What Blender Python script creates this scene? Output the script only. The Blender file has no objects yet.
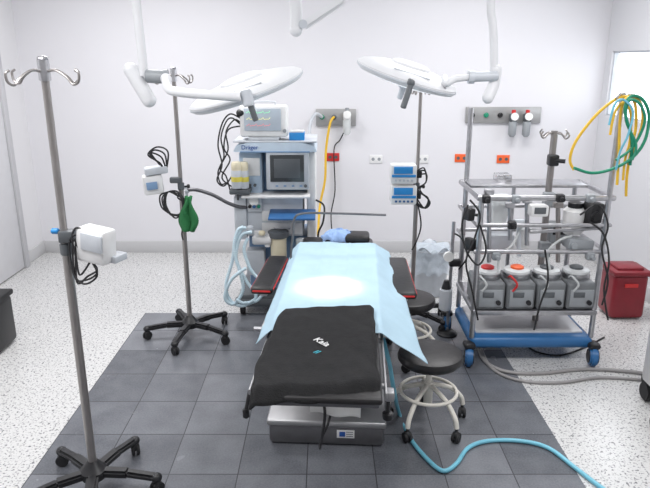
import bpy, bmesh, math, random
from mathutils import Vector, Matrix, noise
random.seed(7)
sc = bpy.context.scene
COL = sc.collection
R = math.radians
# ------------------------------------------------ camera model
F = 620.0; PITCH = R(16.5); H = 1.9
cp, sp = math.cos(PITCH), math.sin(PITCH)
def ray(px, py):
    x = (px-325)/F; v = (244-py)/F
    return Vector((x, cp+v*sp, -sp+v*cp))
def W(px, py, Y):
    d = ray(px, py); t = Y/d.y
    return Vector((d.x*t, Y, H+d.z*t))
def G(px, py, z=0.0):
    d = ray(px, py); t = (z-H)/d.z
    return Vector((d.x*t, d.y*t, z))
cam = bpy.data.cameras.new('camera'); co = bpy.data.objects.new('camera', cam); COL.objects.link(co)
co.location = (0, 0, H); co.rotation_euler = (math.pi/2-PITCH, 0, 0)
cam.sensor_width = 36; cam.lens = F/650*36; cam.clip_start = .05
sc.camera = co
try: sc.view_settings.view_transform = 'Standard'
except Exception: pass
# ------------------------------------------------ materials
def mat(name, col, rough=.5, metal=0., var=.06, scale=12., bump=0., bscale=60., emit=0., alpha=1., trans=0., coat=0.):
    m = bpy.data.materials.new(name); m.use_nodes = True
    nt = m.node_tree; n = nt.nodes; l = nt.links; b = n['Principled BSDF']
    b.inputs['Roughness'].default_value = rough; b.inputs['Metallic'].default_value = metal
    tc = n.new('ShaderNodeTexCoord'); nz = n.new('ShaderNodeTexNoise'); nz.inputs['Scale'].default_value = scale
    nz.inputs['Detail'].default_value = 4
    l.new(tc.outputs['Object'], nz.inputs['Vector'])
    cr = n.new('ShaderNodeValToRGB')
    c = Vector(col[:3])
    cr.color_ramp.elements[0].position = .3; cr.color_ramp.elements[1].position = .7
    cr.color_ramp.elements[0].color = (*(c*(1-var)), 1); cr.color_ramp.elements[1].color = (*[min(1, q) for q in c*(1+var)], 1)
    l.new(nz.outputs['Fac'], cr.inputs['Fac']); l.new(cr.outputs['Color'], b.inputs['Base Color'])
    if bump:
        n2 = n.new('ShaderNodeTexNoise'); n2.inputs['Scale'].default_value = bscale; n2.inputs['Detail'].default_value = 5
        l.new(tc.outputs['Object'], n2.inputs['Vector'])
        bp = n.new('ShaderNodeBump'); bp.inputs['Strength'].default_value = bump; bp.inputs['Distance'].default_value = .01
        l.new(n2.outputs['Fac'], bp.inputs['Height']); l.new(bp.outputs['Normal'], b.inputs['Normal'])
    if emit:
        l.new(cr.outputs['Color'], b.inputs['Emission Color']); b.inputs['Emission Strength'].default_value = emit
    if alpha < 1: b.inputs['Alpha'].default_value = alpha
    if trans: b.inputs['Transmission Weight'].default_value = trans
    if coat: b.inputs['Coat Weight'].default_value = coat
    return m
M = dict(
 white=mat('white_plastic', (.78,.78,.78), .4), lampwhite=mat('lamp_white', (.74,.75,.77), .45, var=.02),
 cream=mat('cream_plastic', (.75,.68,.5), .4), grey=mat('grey_plastic', (.3,.32,.34), .45), lgrey=mat('light_grey_plastic', (.55,.58,.62), .4),
 dgrey=mat('dark_grey_plastic', (.1,.11,.12), .45), black=mat('black_plastic', (.012,.012,.014), .4, var=.2), rubber=mat('black_rubber', (.018,.018,.02), .65, var=.2),
 vinyl=mat('black_vinyl', (.013,.012,.013), .42, var=.2, bump=.15, bscale=40), chrome=mat('chrome', (.72,.72,.74), .16, 1., var=.04),
 steel=mat('brushed_steel', (.5,.5,.52), .32, 1., var=.1, scale=30), dsteel=mat('dull_steel', (.15,.15,.16), .45, .6, var=.1), basesteel=mat('base_steel', (.4,.4,.41), .4, .7, var=.08),
 polesteel=mat('pole_steel', (.34,.32,.31), .34, .8, var=.08), lightsteel=mat('light_steel', (.68,.68,.69), .4, .4, var=.05),
 blue=mat('machine_blue', (.2,.32,.5), .4), lblue=mat('machine_light_blue', (.42,.53,.66), .4), header=mat('machine_header', (.6,.7,.8), .4), dblue=mat('tray_blue', (.03,.12,.3), .4),
 cartblue=mat('cart_blue', (.03,.14,.34), .35), pumpblue=mat('pump_blue', (.02,.25,.62), .35), pumpgrey=mat('pump_grey', (.17,.18,.19), .4),
 yellow=mat('yellow_hose', (.8,.5,.04), .4), ygreen=mat('yellow_band', (.7,.6,.1), .4), green=mat('green_hose', (.01,.25,.14), .4),
 cyan=mat('cyan_hose', (.17,.5,.64), .35), pcyan=mat('pale_cyan_hose', (.6,.76,.84), .3, alpha=.85), greyhose=mat('grey_hose', (.3,.29,.29), .4),
 red=mat('red_plastic', (.6,.03,.03), .4), orange=mat('orange_plastic', (.85,.13,.03), .4), maroon=mat('maroon_plastic', (.22,.012,.022), .35),
 drape=mat('blue_drape', (.4,.56,.66), .85, var=.03, bump=.25, bscale=25), cloth=mat('black_cloth', (.01,.01,.011), .95, var=.25, scale=30, bump=.5, bscale=160),
 greencloth=mat('green_cloth', (.02,.16,.05), .8), bluecap=mat('blue_cap', (.3,.44,.72), .8, bump=.4),
 stoolbeige=mat('stool_enamel', (.78,.75,.68), .4), clear=mat('clear_lid', (.75,.78,.78), .1, alpha=.6), bag=mat('bin_liner', (.72,.8,.88), .3, alpha=.6, bump=.5), lidwhite=mat('pump_lid', (.72,.74,.75), .25, alpha=.9),
 paper=mat('paper_white', (.85,.85,.83), .7), screen=mat('screen_dark', (.05,.055,.06), .2), mscreen=mat('monitor_screen', (.36,.41,.47), .2, emit=.2),
 wgreen=mat('wave_green', (.2,.8,.35), .4, emit=.5), wyel=mat('wave_yellow', (.9,.85,.3), .4, emit=.5), wred=mat('wave_red', (.85,.2,.2), .4, emit=.4),
 plate=mat('gas_plate', (.36,.36,.36), .4, .3), lens=mat('lamp_lens', (.85,.88,.92), .1, emit=.9), white_em=mat('window_pane', (.92,.96,1.), .3, var=.01, emit=1.6),
 door=mat('door_paint', (.66,.66,.68), .5, var=.02), trim=mat('trim_grey', (.5,.5,.52), .5, var=.03), ink=mat('lettering_white', (.85,.85,.85), .6), cyanink=mat('lettering_cyan', (.1,.6,.75), .6),
 blueink=mat('lettering_blue', (.02,.09,.36), .5),
)
def wallmat(name, col):
    return mat(name, col, .55, var=.012, scale=1.2, bump=.03, bscale=90)
def floormat():
    m = bpy.data.materials.new('terrazzo_floor'); m.use_nodes = True
    nt = m.node_tree; n = nt.nodes; l = nt.links; b = n['Principled BSDF']
    tc = n.new('ShaderNodeTexCoord'); sep = n.new('ShaderNodeSeparateXYZ'); l.new(tc.outputs['Object'], sep.inputs[0])
    def mth(op, a, bb=None, clamp=False):
        q = n.new('ShaderNodeMath'); q.operation = op; q.use_clamp = clamp
        for i, v in enumerate((a, bb)):
            if v is None: continue
            if isinstance(v, (int, float)): q.inputs[i].default_value = v
            else: l.new(v, q.inputs[i])
        return q.outputs[0]
    def ramp(fac, stops):
        r = n.new('ShaderNodeValToRGB'); r.color_ramp.elements[0].position = stops[0][0]; r.color_ramp.elements[0].color = (*stops[0][1], 1)
        r.color_ramp.elements[1].position = stops[1][0]; r.color_ramp.elements[1].color = (*stops[1][1], 1)
        l.new(fac, r.inputs[0]); return r.outputs[0]
    def mix(f, a, bb, mode='MIX'):
        q = n.new('ShaderNodeMix'); q.data_type = 'RGBA'; q.blend_type = mode
        if isinstance(f, (int, float)): q.inputs[0].default_value = f
        else: l.new(f, q.inputs[0])
        for i, v in ((6, a), (7, bb)):
            if isinstance(v, tuple): q.inputs[i].default_value = (*v, 1)
            else: l.new(v, q.inputs[i])
        return q.outputs[2]
    def noi(sc_, det):
        q = n.new('ShaderNodeTexNoise'); q.inputs['Scale'].default_value = sc_; q.inputs['Detail'].default_value = det
        l.new(tc.outputs['Object'], q.inputs['Vector']); return q.outputs['Fac']
    s1 = ramp(noi(88, 2), [(.35, (.26,.26,.27)), (.45, (.62,.62,.615))])
    s2 = ramp(noi(44, 3), [(.34, (.5,.5,.52)), (.42, (1,1,1))])
    white = mix(1., s1, s2, 'MULTIPLY')
    def grid(T, gw):
        fx = mth('FRACT', mth('DIVIDE', mth('ADD', sep.outputs[0], 50*T), T)); fy = mth('FRACT', mth('DIVIDE', mth('ADD', sep.outputs[1], 50*T), T))
        return mth('MAXIMUM', mth('LESS_THAN', fx, gw/T), mth('LESS_THAN', fy, gw/T))
    white = mix(mth('MULTIPLY', grid(.33, .004), .4), white, (.4,.4,.41))
    T = .33; OX, OY = 1.41, -4.51+20*T
    ix = mth('FLOOR', mth('DIVIDE', mth('ADD', sep.outputs[0], OX), T)); iy = mth('FLOOR', mth('DIVIDE', mth('ADD', sep.outputs[1], OY), T))
    cmb = n.new('ShaderNodeCombineXYZ'); l.new(ix, cmb.inputs[0]); l.new(iy, cmb.inputs[1])
    wn = n.new('ShaderNodeTexWhiteNoise'); wn.noise_dimensions = '2D'; l.new(cmb.outputs[0], wn.inputs['Vector'])
    dk = ramp(wn.outputs['Value'], [(0., (.08,.086,.102)), (1., (.22,.23,.255))])
    dk = mix(.25, dk, ramp(noi(110, 3), [(.35, (.06,.063,.072)), (.7, (.25,.258,.28))]))
    dk = mix(.25, dk, ramp(noi(6, 5), [(.35, (.08,.084,.096)), (.65, (.23,.24,.26))]))
    fx = mth('FRACT', mth('DIVIDE', mth('ADD', sep.outputs[0], OX), T)); fy = mth('FRACT', mth('DIVIDE', mth('ADD', sep.outputs[1], OY), T))
    gr = mth('MAXIMUM', mth('LESS_THAN', fx, .016), mth('LESS_THAN', fy, .018))
    dk = mix(gr, dk, (.055,.056,.062))
    inside = mth('MULTIPLY', mth('MULTIPLY', mth('GREATER_THAN', sep.outputs[0], -1.41), mth('LESS_THAN', sep.outputs[0], 1.21)), mth('LESS_THAN', sep.outputs[1], 4.51))
    c = mix(inside, white, dk)
    l.new(c, b.inputs['Base Color'])
    l.new(mth('ADD', mth('MULTIPLY', noi(5, 2), .2), .13), b.inputs['Roughness'])
    return m
# ------------------------------------------------ mesh helpers
def rotm(rot):
    return Matrix.Rotation(rot[2], 4, 'Z') @ Matrix.Rotation(rot[1], 4, 'Y') @ Matrix.Rotation(rot[0], 4, 'X')
def aim(p0, p1):
    d = (Vector(p1)-Vector(p0)); q = d.to_track_quat('Z', 'Y').to_matrix().to_4x4()
    return q, d.length
def smooth_pts(pts, k=6, closed=False):
    P = [Vector(p) for p in pts]; out = []; n = len(P)
    rng = n if closed else n-1
    for i in range(rng):
        if closed: a, b, c, d = P[(i-1) % n], P[i], P[(i+1) % n], P[(i+2) % n]
        else: a, b, c, d = P[max(i-1, 0)], P[i], P[i+1], P[min(i+2, n-1)]
        for j in range(k):
            t = j/k
            out.append(.5*((2*b)+(c-a)*t+(2*a-5*b+4*c-d)*t*t+(3*b-a-3*c+d)*t**3))
    if not closed: out.append(P[-1])
    return out
class MB:
    def __init__(s, off=(0, 0, 0)):
        s.bm = bmesh.new(); s.o = Vector(off)
    def _merge(s, b2, mx):
        bmesh.ops.transform(b2, matrix=mx, verts=b2.verts)
        me = bpy.data.meshes.new('tmp'); b2.to_mesh(me); b2.free(); s.bm.from_mesh(me); bpy.data.meshes.remove(me)
    def box(s, c, size, rot=(0, 0, 0), bev=.004, seg=2, mx=None):
        b = bmesh.new(); bmesh.ops.create_cube(b, size=1)
        bmesh.ops.scale(b, vec=Vector(size), verts=b.verts)
        bev = min(bev, min(size)*.45)
        if bev > 0: bmesh.ops.bevel(b, geom=b.edges[:], offset=bev, segments=seg, affect='EDGES', profile=.5)
        s._merge(b, Matrix.Translation(Vector(c)) @ (mx if mx is not None else rotm(rot))); return s
    def bar(s, p0, p1, w, h, bev=.003):
        q, L = aim(p0, p1); b = bmesh.new(); bmesh.ops.create_cube(b, size=1); bmesh.ops.scale(b, vec=Vector((w, h, L)), verts=b.verts)
        if bev: bmesh.ops.bevel(b, geom=b.edges[:], offset=min(bev, w*.4, h*.4), segments=2, affect='EDGES')
        s._merge(b, Matrix.Translation((Vector(p0)+Vector(p1))/2) @ q); return s
    def cyl(s, p0, p1, r0, r1=None, seg=20, bev=0):
        q, L = aim(p0, p1); b = bmesh.new()
        bmesh.ops.create_cone(b, cap_ends=True, segments=seg, radius1=r0, radius2=r0 if r1 is None else r1, depth=L)
        if bev:
            ed = [e for e in b.edges if len([f for f in e.link_faces if len(f.verts) > 4]) == 1]
            bmesh.ops.bevel(b, geom=ed, offset=bev, segments=2, affect='EDGES')
        s._merge(b, Matrix.Translation((Vector(p0)+Vector(p1))/2) @ q); return s
    def sph(s, c, r, rot=(0, 0, 0), seg=20):
        b = bmesh.new(); bmesh.ops.create_uvsphere(b, u_segments=seg, v_segments=seg//2, radius=1)
        r = (r, r, r) if isinstance(r, (int, float)) else r
        bmesh.ops.scale(b, vec=Vector(r), verts=b.verts)
        s._merge(b, Matrix.Translation(Vector(c)) @ rotm(rot)); return s
    def lathe(s, prof, c=(0, 0, 0), mx=None, seg=32, sx=1., sy=1.):
        b = bmesh.new(); rings = []
        for r, z in prof:
            rings.append([b.verts.new((max(r, 1e-4)*math.cos(2*math.pi*i/seg)*sx, max(r, 1e-4)*math.sin(2*math.pi*i/seg)*sy, z)) for i in range(seg)])
        for a, d in zip(rings, rings[1:]):
            for i in range(seg):
                j = (i+1) % seg; b.faces.new((a[i], a[j], d[j], d[i]))
        b.faces.new(rings[0][::-1]); b.faces.new(rings[-1])
        bmesh.ops.recalc_face_normals(b, faces=b.faces)
        s._merge(b, Matrix.Translation(Vector(c)) @ (mx or Matrix.Identity(4))); return s
    def tube(s, pts, r, seg=10, k=6, closed=False, smooth=True, corr=0):
        P = smooth_pts(pts, k, closed) if smooth else [Vector(p) for p in pts]
        if corr:
            Q = [P[0]]
            for p in P[1:]:
                L = (p-Q[-1]).length; m = max(1, int(L/corr)); q0 = Q[-1]
                for i in range(1, m+1): Q.append(q0.lerp(p, i/m))
            P = Q
        n = len(P); b = bmesh.new(); rings = []; nrm = None
        for i in range(n):
            if closed: t = P[(i+1) % n]-P[i-1]
            else: t = P[min(i+1, n-1)]-P[max(i-1, 0)]
            if t.length < 1e-9: t = Vector((0, 0, 1))
            t.normalize()
            if nrm is None:
                nrm = t.orthogonal().normalized()
            else:
                nrm = (nrm-t*nrm.dot(t))
                if nrm.length < 1e-6: nrm = t.orthogonal()
                nrm.normalize()
            bn = t.cross(nrm)
            rr = r
            if corr: rr = rr*(1.0 if i % 2 else .8)
            rings.append([b.verts.new(P[i]+rr*(math.cos(2*math.pi*j/seg)*nrm+math.sin(2*math.pi*j/seg)*bn)) for j in range(seg)])
        pr = list(zip(rings, rings[1:]))+([(rings[-1], rings[0])] if closed else [])
        for a, d in pr:
            for i in range(seg):
                j = (i+1) % seg; b.faces.new((a[i], a[j], d[j], d[i]))
        if not closed:
            b.faces.new(rings[0][::-1]); b.faces.new(rings[-1])
        s._merge(b, Matrix.Identity(4)); return s
    def prism(s, poly, d, mx, bev=0):
        b = bmesh.new(); f = b.faces.new([b.verts.new((x, y, 0)) for x, y in poly])
        e = bmesh.ops.extrude_face_region(b, geom=[f]); vs = [v for v in e['geom'] if isinstance(v, bmesh.types.BMVert)]
        bmesh.ops.translate(b, vec=(0, 0, d), verts=vs); bmesh.ops.recalc_face_normals(b, faces=b.faces)
        if bev: bmesh.ops.bevel(b, geom=b.edges[:], offset=bev, segments=2, affect='EDGES')
        s._merge(b, mx); return s
    def rect(s, x0, y0, x1, y1, Y, dep, bev=.006):      # box whose front face spans two pixels at depth Y
        a = W(x0, y0, Y); d = W(x1, y1, Y); xm0 = W(x0, (y0+y1)/2, Y).x; xm1 = W(x1, (y0+y1)/2, Y).x
        return s.box(((xm0+xm1)/2, Y+dep/2, (a.z+d.z)/2), (abs(xm1-xm0), dep, abs(a.z-d.z)), bev=bev)
    def grid(s, fn, nu, nv):
        b = bmesh.new(); V = [[b.verts.new(fn(i/nu, j/nv)) for i in range(nu+1)] for j in range(nv+1)]
        for j in range(nv):
            for i in range(nu): b.faces.new((V[j][i], V[j][i+1], V[j+1][i+1], V[j+1][i]))
        s._merge(b, Matrix.Identity(4)); return s
    def build(s, name, m, parent=None, ang=40):
        bmesh.ops.translate(s.bm, vec=-s.o, verts=s.bm.verts)
        me = bpy.data.meshes.new(name); s.bm.to_mesh(me); s.bm.free()
        me.materials.append(M[m] if isinstance(m, str) else m)
        for p in me.polygons: p.use_smooth = True
        try: me.set_sharp_from_angle(angle=R(ang))
        except Exception: pass
        o = bpy.data.objects.new(name, me); COL.objects.link(o)
        if parent is not None: o.parent = parent
        return o
def thing(name, label, cat, loc=(0, 0, 0), rz=0, group=None):
    o = bpy.data.objects.new(name, None); COL.objects.link(o); o.location = loc; o.rotation_euler = (0, 0, rz)
    o.empty_display_size = .05; o['label'] = label; o['category'] = cat
    if group: o['group'] = group
    return o
def tag(o, label, cat, group=None):
    o['label'] = label; o['category'] = cat
    if group: o['group'] = group
    return o
def struct(name, mb, m):
    o = mb.build(name, m); o['kind'] = 'structure'; return o
def text(name, body, size, m, loc, rot, parent=None, ext=.0006, off=(0, 0, 0), bold=0):
    cu = bpy.data.curves.new(name, 'FONT'); cu.body = body; cu.size = size; cu.extrude = ext; cu.offset = bold; cu.align_x = 'CENTER'; cu.align_y = 'CENTER'
    t = bpy.data.objects.new('tmp', cu); COL.objects.link(t)
    bpy.context.view_layer.update()
    me = bpy.data.meshes.new_from_object(t); bpy.data.objects.remove(t)
    mx = Matrix.Translation(Vector(loc)-Vector(off)) @ rotm(rot); me.transform(mx)
    me.materials.clear(); me.materials.append(M[m])
    o = bpy.data.objects.new(name, me); COL.objects.link(o)
    if parent is not None: o.parent = parent
    return o
# ------------------------------------------------ room
XL, XR, YB, YF, ZC = -2.9, 2.66, 6.13, -1.2, 2.9
struct('floor', MB().box(((XL+XR)/2, (YB+YF)/2, -.05), (XR-XL+.2, YB-YF+.2, .1), bev=0), floormat())
struct('ceiling', MB().box(((XL+XR)/2, (YB+YF)/2, ZC+.05), (XR-XL+.2, YB-YF+.2, .1), bev=0), wallmat('ceiling_paint', (.82,.82,.81)))
struct('wall_back', MB().box(((XL+XR)/2, YB+.05, ZC/2), (XR-XL+.2, .1, ZC), bev=0), wallmat('wall_paint_back', (.75,.745,.775)))
struct('wall_left', MB().box((XL-.05, (YB+YF)/2, ZC/2), (.1, YB-YF, ZC), bev=0), wallmat('wall_paint_left', (.75,.745,.76)))
struct('wall_front', MB().box(((XL+XR)/2, YF-.05, ZC/2), (XR-XL+.2, .1, ZC), bev=0), wallmat('wall_paint_front', (.76,.76,.765)))
wr = MB()
wy0, wy1, wz0, wz1 = 4.3, 6.0, 1.4, 1.98
wr.box((XR+.05, (YF+wy0)/2, ZC/2), (.1, wy0-YF, ZC), bev=0).box((XR+.05, (wy1+YB)/2, ZC/2), (.1, YB-wy1, ZC), bev=0)
wr.box((XR+.05, (wy0+wy1)/2, wz0/2), (.1, wy1-wy0, wz0), bev=0).box((XR+.05, (wy0+wy1)/2, (wz1+ZC)/2), (.1, wy1-wy0, ZC-wz1), bev=0)
struct('wall_right', wr, wallmat('wall_paint_right', (.68,.685,.71)))
win = struct('window_1', MB().box((XR+.08, (wy0+wy1)/2, (wz0+wz1)/2), (.02, wy1-wy0, wz1-wz0), bev=0), 'white_em')
fr = MB()
for (a, b) in (((wy0, wz0), (wy1, wz0)), ((wy0, wz1), (wy1, wz1)), ((wy0, wz0), (wy0, wz1)), ((wy1, wz0), (wy1, wz1))):
    fr.bar((XR+.03, a[0], a[1]), (XR+.03, b[0], b[1]), .03, .03)
fr.build('window_frame', 'lgrey', win)
bbm = wallmat('baseboard_paint', (.56,.56,.57))
struct('baseboard_back', MB().box(((XL+XR)/2, YB-.01, .06), (XR-XL, .02, .12)), bbm)
struct('baseboard_left', MB().box((XL+.01, (5.68+YB)/2, .06), (.02, YB-5.68, .12)), bbm)
struct('baseboard_right', MB().box((XR-.01, (YF+YB)/2, .06), (.02, YB-YF, .12)), bbm)
d = struct('door_1', MB().box((XL+.02, 5.0, 1.04), (.04, 1.2, 2.06), bev=.004), 'door')
MB().box((XL+.03, 5.64, 1.07), (.06, .07, 2.14)).box((XL+.03, 4.36, 1.07), (.06, .07, 2.14)).box((XL+.03, 5.0, 2.13), (.06, 1.35, .07)).build('door_frame', 'trim', d)
MB().box((XL+.05, 4.5, 1.0), (.02, .04, .16)).cyl((XL+.04, 4.5, 1.03), (XL+.1, 4.5, 1.03), .01).cyl((XL+.1, 4.5, 1.03), (XL+.1, 4.62, 1.03), .01).build('door_handle', 'chrome', d)
# ------------------------------------------------ IV stands
def caster_bm(p, a, r=.03, w=.022):
    wd = Vector((-math.sin(a), math.cos(a), 0))
    p = Vector(p)
    q = MB()
    for sgn in (-1, 1):
        c = Vector((p.x, p.y, r)) + wd*sgn*w*.55
        q.cyl(c-wd*w*.35, c+wd*w*.35, r, seg=20, bev=.004)
    q.cyl((p.x, p.y, r), (p.x, p.y, p.z), .008)
    q.sph((p.x, p.y, r*1.5), (r*.75, r*.75, r*.8), seg=12)
    return q
def iv_stand(name, label, loc, Ht, br, rot, rp=.014, hookrot=.3, joint=.55, inner=.72, hr=1.):
    t = thing(name, label, 'drip stand', loc, rot, 'steel drip stands on five-legged black bases')
    MB().lathe([(0, .075), (.055, .075), (.06, .085), (.06, .115), (.045, .13), (.03, .15), (.022, .16), (0, .16)]).build('hub', 'black', t)
    for k in range(5):
        a = 2*math.pi*k/5+.3
        d = Vector((math.cos(a), math.sin(a), 0))
        q = MB().bar(d*.03+Vector((0, 0, .1)), d*(br*.55)+Vector((0, 0, .1)), .052, .038, .01)
        q.bar(d*(br*.5)+Vector((0, 0, .1)), d*(br-.01)+Vector((0, 0, .082)), .044, .032, .01)
        q.sph(d*(br-.01)+Vector((0, 0, .08)), (.026, .026, .022), seg=14)
        lg = q.build('leg', 'black', t)
        caster_bm(d*(br-.01)+Vector((0, 0, .08)), a+.8).build('caster', 'rubber', lg)
    MB().cyl((0, 0, .12), (0, 0, Ht*joint), rp, bev=.002).build('outer_pole', 'polesteel', t)
    MB().cyl((0, 0, Ht*joint-.02), (0, 0, Ht-.02), rp*inner).build('inner_pole', 'polesteel', t)
    MB().cyl((0, 0, Ht*joint-.03), (0, 0, Ht*joint+.02), rp*1.3, bev=.004).build('collar', 'dgrey', t)
    MB().cyl((rp, 0, Ht*joint-.01), (rp+.03, 0, Ht*joint-.01), .007).cyl((rp+.025, 0, Ht*joint-.01), (rp+.042, 0, Ht*joint-.01), .014, bev=.003).build('knob', 'black', t)
    MB().cyl((0, 0, Ht-.06), (0, 0, Ht+.02), rp*1.2, bev=.003).sph((0, 0, Ht+.022), (rp*1.2, rp*1.2, .01), seg=12).build('hook_hub', 'steel', t)
    for k in range(4):
        a = hookrot+k*math.pi/2; d = Vector((math.cos(a), math.sin(a), 0))*hr; z = Vector((0, 0, 1))
        pts = [z*(Ht-.03), d*.05+z*(Ht-.02), d*.1+z*(Ht-.045), d*.125+z*(Ht-.07), d*.15+z*(Ht-.06), d*.155+z*(Ht-.03), d*.14+z*(Ht-.02)]
        MB().tube(pts, .005, seg=8, k=4).build('hook', 'polesteel', t)
    return t
p1 = G(96, 490); s1 = iv_stand('drip_stand', 'tall drip stand nearest the camera with its black wheeled base at the bottom left corner', (p1.x, p1.y, 0), 1.885, .3, .9, rp=.0185, hookrot=.25, joint=.62, inner=.8, hr=1.1)
p2 = G(191, 336); s2 = iv_stand('drip_stand', 'drip stand standing alone between the blue breathing machine and the left wall', (p2.x, p2.y, 0), 1.83, .31, .5, rp=.017, hookrot=.4, joint=.6, inner=.8)
p3 = G(411, 322); s3 = iv_stand('drip_stand', 'drip stand behind the right armrest carrying the two blue and white pumps', (p3.x, p3.y, 0), 1.75, .29, .2, rp=.016, hookrot=.7, joint=.6, inner=.75, hr=.5)
# ---- pumps on stands
t = thing('infusion_pump', 'white box pump clamped on the nearest drip stand with coiled black cable', 'medical pump', (p1.x, p1.y, 1.1))
off = (p1.x, p1.y, 1.1); y1 = p1.y
c = W(98, 243, y1-.0)
MB(off).box((c.x, y1-.02, c.z), (.14, .09, .145), rot=(0, .1, -.35), bev=.018).build('body', 'white', t)
MB(off).box((c.x-.0, y1-.07, c.z+.02), (.1, .01, .07), rot=(0, .1, -.35), bev=.003).build('display', 'lgrey', t)
MB(off).box((p1.x+.012, y1, c.z+.03), (.06, .055, .05), bev=.008).build('clamp', 'dgrey', t)
MB(off).cyl((p1.x-.05, y1, c.z+.05), (p1.x-.02, y1, c.z+.05), .012, bev=.003).build('clamp_knob', 'pumpblue', t)
MB(off).box((c.x+.07, y1-.0, c.z-.06), (.05, .08, .03), rot=(0, .1, -.35), bev=.006).build('side_socket', 'lgrey', t)
pts = [W(90, 262, y1-.05), W(80, 275, y1-.05), W(76, 258, y1-.05), W(72, 238, y1-.05), W(76, 228, y1-.04), W(84, 232, y1-.04)]
for i in range(3):
    pts += [W(70+i*3, 240, y1-.03), W(73+i*2, 272+i*5, y1-.05), W(84+i*2, 284-i*4, y1-.06), W(97, 276-i*3, y1-.06), W(92, 262, y1-.04), W(80, 250, y1-.04)]
MB(off).tube(pts, .0042, seg=7).build('cable', 'rubber', t)
y2 = p2.y
off = (p2.x, p2.y, 1.2)
t = thing('infusion_pump', 'white box pump on the drip stand beside the blue machine with coiled black cables', 'medical pump', off)
MB(off).box(W(153, 184, y2-.02), (.13, .1, .13), rot=(0, -.08, .3), bev=.018).build('body', 'white', t)
MB(off).box(W(156, 170, y2-.02), (.15, .1, .05), rot=(0, -.1, .3), bev=.012).build('lid', 'lgrey', t)
MB(off).box(W(152, 186, y2-.085), (.07, .01, .05), rot=(0, -.08, .3), bev=.003).build('display', 'blue', t)
MB(off).box((p2.x-.03, y2, W(170, 180, y2).z), (.08, .04, .04), bev=.008).build('clamp', 'dgrey', t)
pts = []
for i in range(3):
    pts += [W(166, 172, y2-.03), W(168-i*3, 152+i*3, y2-.05), W(157-i*2, 147+i*3, y2-.05), W(148+i*2, 155, y2-.05), W(160, 163+i, y2-.05)]
MB(off).tube(pts, .0055, seg=7).build('cable', 'rubber', t)
pts = []
for i in range(4):
    pts += [W(168, 192, y2-.03), W(160+i*2, 196+i*3, y2-.06), W(163+i*4, 209+i*3, y2-.06), W(180+i, 216-i*2, y2-.06), W(186-i*2, 204-i*3, y2-.05), W(178, 192+i*2, y2-.04)]
pts += [W(186, 205, y2-.05), W(187, 222, y2-.05), W(182, 232, y2-.05), W(183, 240, y2-.04)]
MB(off).tube(pts, .0055, seg=7).build('cable', 'rubber', t)
g = MB()
def gf(u, v):
    wd_ = 7+9*math.sin(math.pi*min(1, v*1.05)*.8)
    pt = W(188+(u-.5)*wd_, 196+v*35, y2-.06); pt.x += .012*math.sin(v*7+u*3); pt.y += .016*math.sin(u*11+v*2); return pt
g.grid(gf, 18, 16); o = g.build('cloth_bag', 'greencloth'); tag(o, 'small crumpled green cloth bag hanging on the drip stand', 'cloth bag')
sm = o.modifiers.new('solid', 'SOLIDIFY'); sm.thickness = .012
y3 = p3.y
for i, (py0, lab) in enumerate(((165, 'upper of the two blue and white pumps on the drip stand behind the bed'), (186, 'lower of the two blue and white pumps on the drip stand behind the bed'))):
    off = (p3.x, p3.y, 1.2-.15*i)
    t = thing('infusion_pump', lab, 'medical pump', off, 0, 'blue and white infusion pumps')
    MB(off).rect(391, py0, 417, py0+19, y3-.08, .11, .012).build('body', 'white', t)
    MB(off).rect(394, py0+2, 413, py0+9, y3-.088, .01, .002).build('display', 'pumpblue', t)
    MB(off).rect(392, py0+10, 416, py0+12.5, y3-.088, .01, .002).build('stripe', 'pumpblue', t)
    for k in range(5): MB(off).box(W(396+k*4, py0+15.5, y3-.084), (.016, .01, .014), bev=.002).build('button', 'dblue' if i else 'lgrey', t)
    MB(off).box((p3.x+.005, y3, W(415, py0+9, y3).z), (.05, .06, .05), bev=.008).build('clamp', 'black', t)
pts = []
for i in range(3):
    pts += [W(416, 172+i*3, y3-.03), W(424+i, 168+i*3, y3-.06), W(426, 182, y3-.06), W(416+i*2, 190, y3-.05), W(428+i, 198+i*2, y3-.06), W(424, 208, y3-.05), W(414, 200-i*3, y3-.04)]
pts += [W(418, 205, y3-.04), W(421, 225, y3-.05), W(417, 240, y3-.05), W(412, 250, y3-.04)]
tag(MB().tube(pts, .0055, seg=7).build('cable', 'rubber'), 'black power cable coiled on the drip stand behind the bed', 'cable')
# ------------------------------------------------ operating table
bx, by, brz = .0225, 3.06, -R(3.3)
TB = Matrix.Translation((bx, by, 0)) @ Matrix.Rotation(brz, 4, 'Z')
t = thing('operating_table', 'steel operating table with black mattress sections in the middle of the dark tiles', 'operating table', (bx, by, 0), brz)
MB().box((.0, .28, .06), (.59, 1.16, .11), bev=.02).build('base_plinth', 'dsteel', t)
MB().box((.0, .28, .13), (.61, 1.18, .035), bev=.012, seg=3).build('base_cover', 'basesteel', t)
MB().box((0, .2, .165), (.46, .66, .05), bev=.02).build('base_top_plate', 'basesteel', t)
MB().box((.0, .2, .3), (.34, .42, .26), bev=.02).build('lower_column', 'basesteel', t)
MB().box((.0, .2, .5), (.28, .34, .2), bev=.015).build('upper_column', 'basesteel', t)
q = MB()
q.box((0, .1, .605), (.46, 1.7, .03), bev=.01); q.box((0, -.98, .66), (.48, .03, .03), bev=.008)
q.bar((.22, -.97, .65), (.22, -.6, .61), .025, .025).bar((-.22, -.97, .65), (-.22, -.6, .61), .025, .025)
q.build('top_frame', 'dsteel', t)
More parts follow.
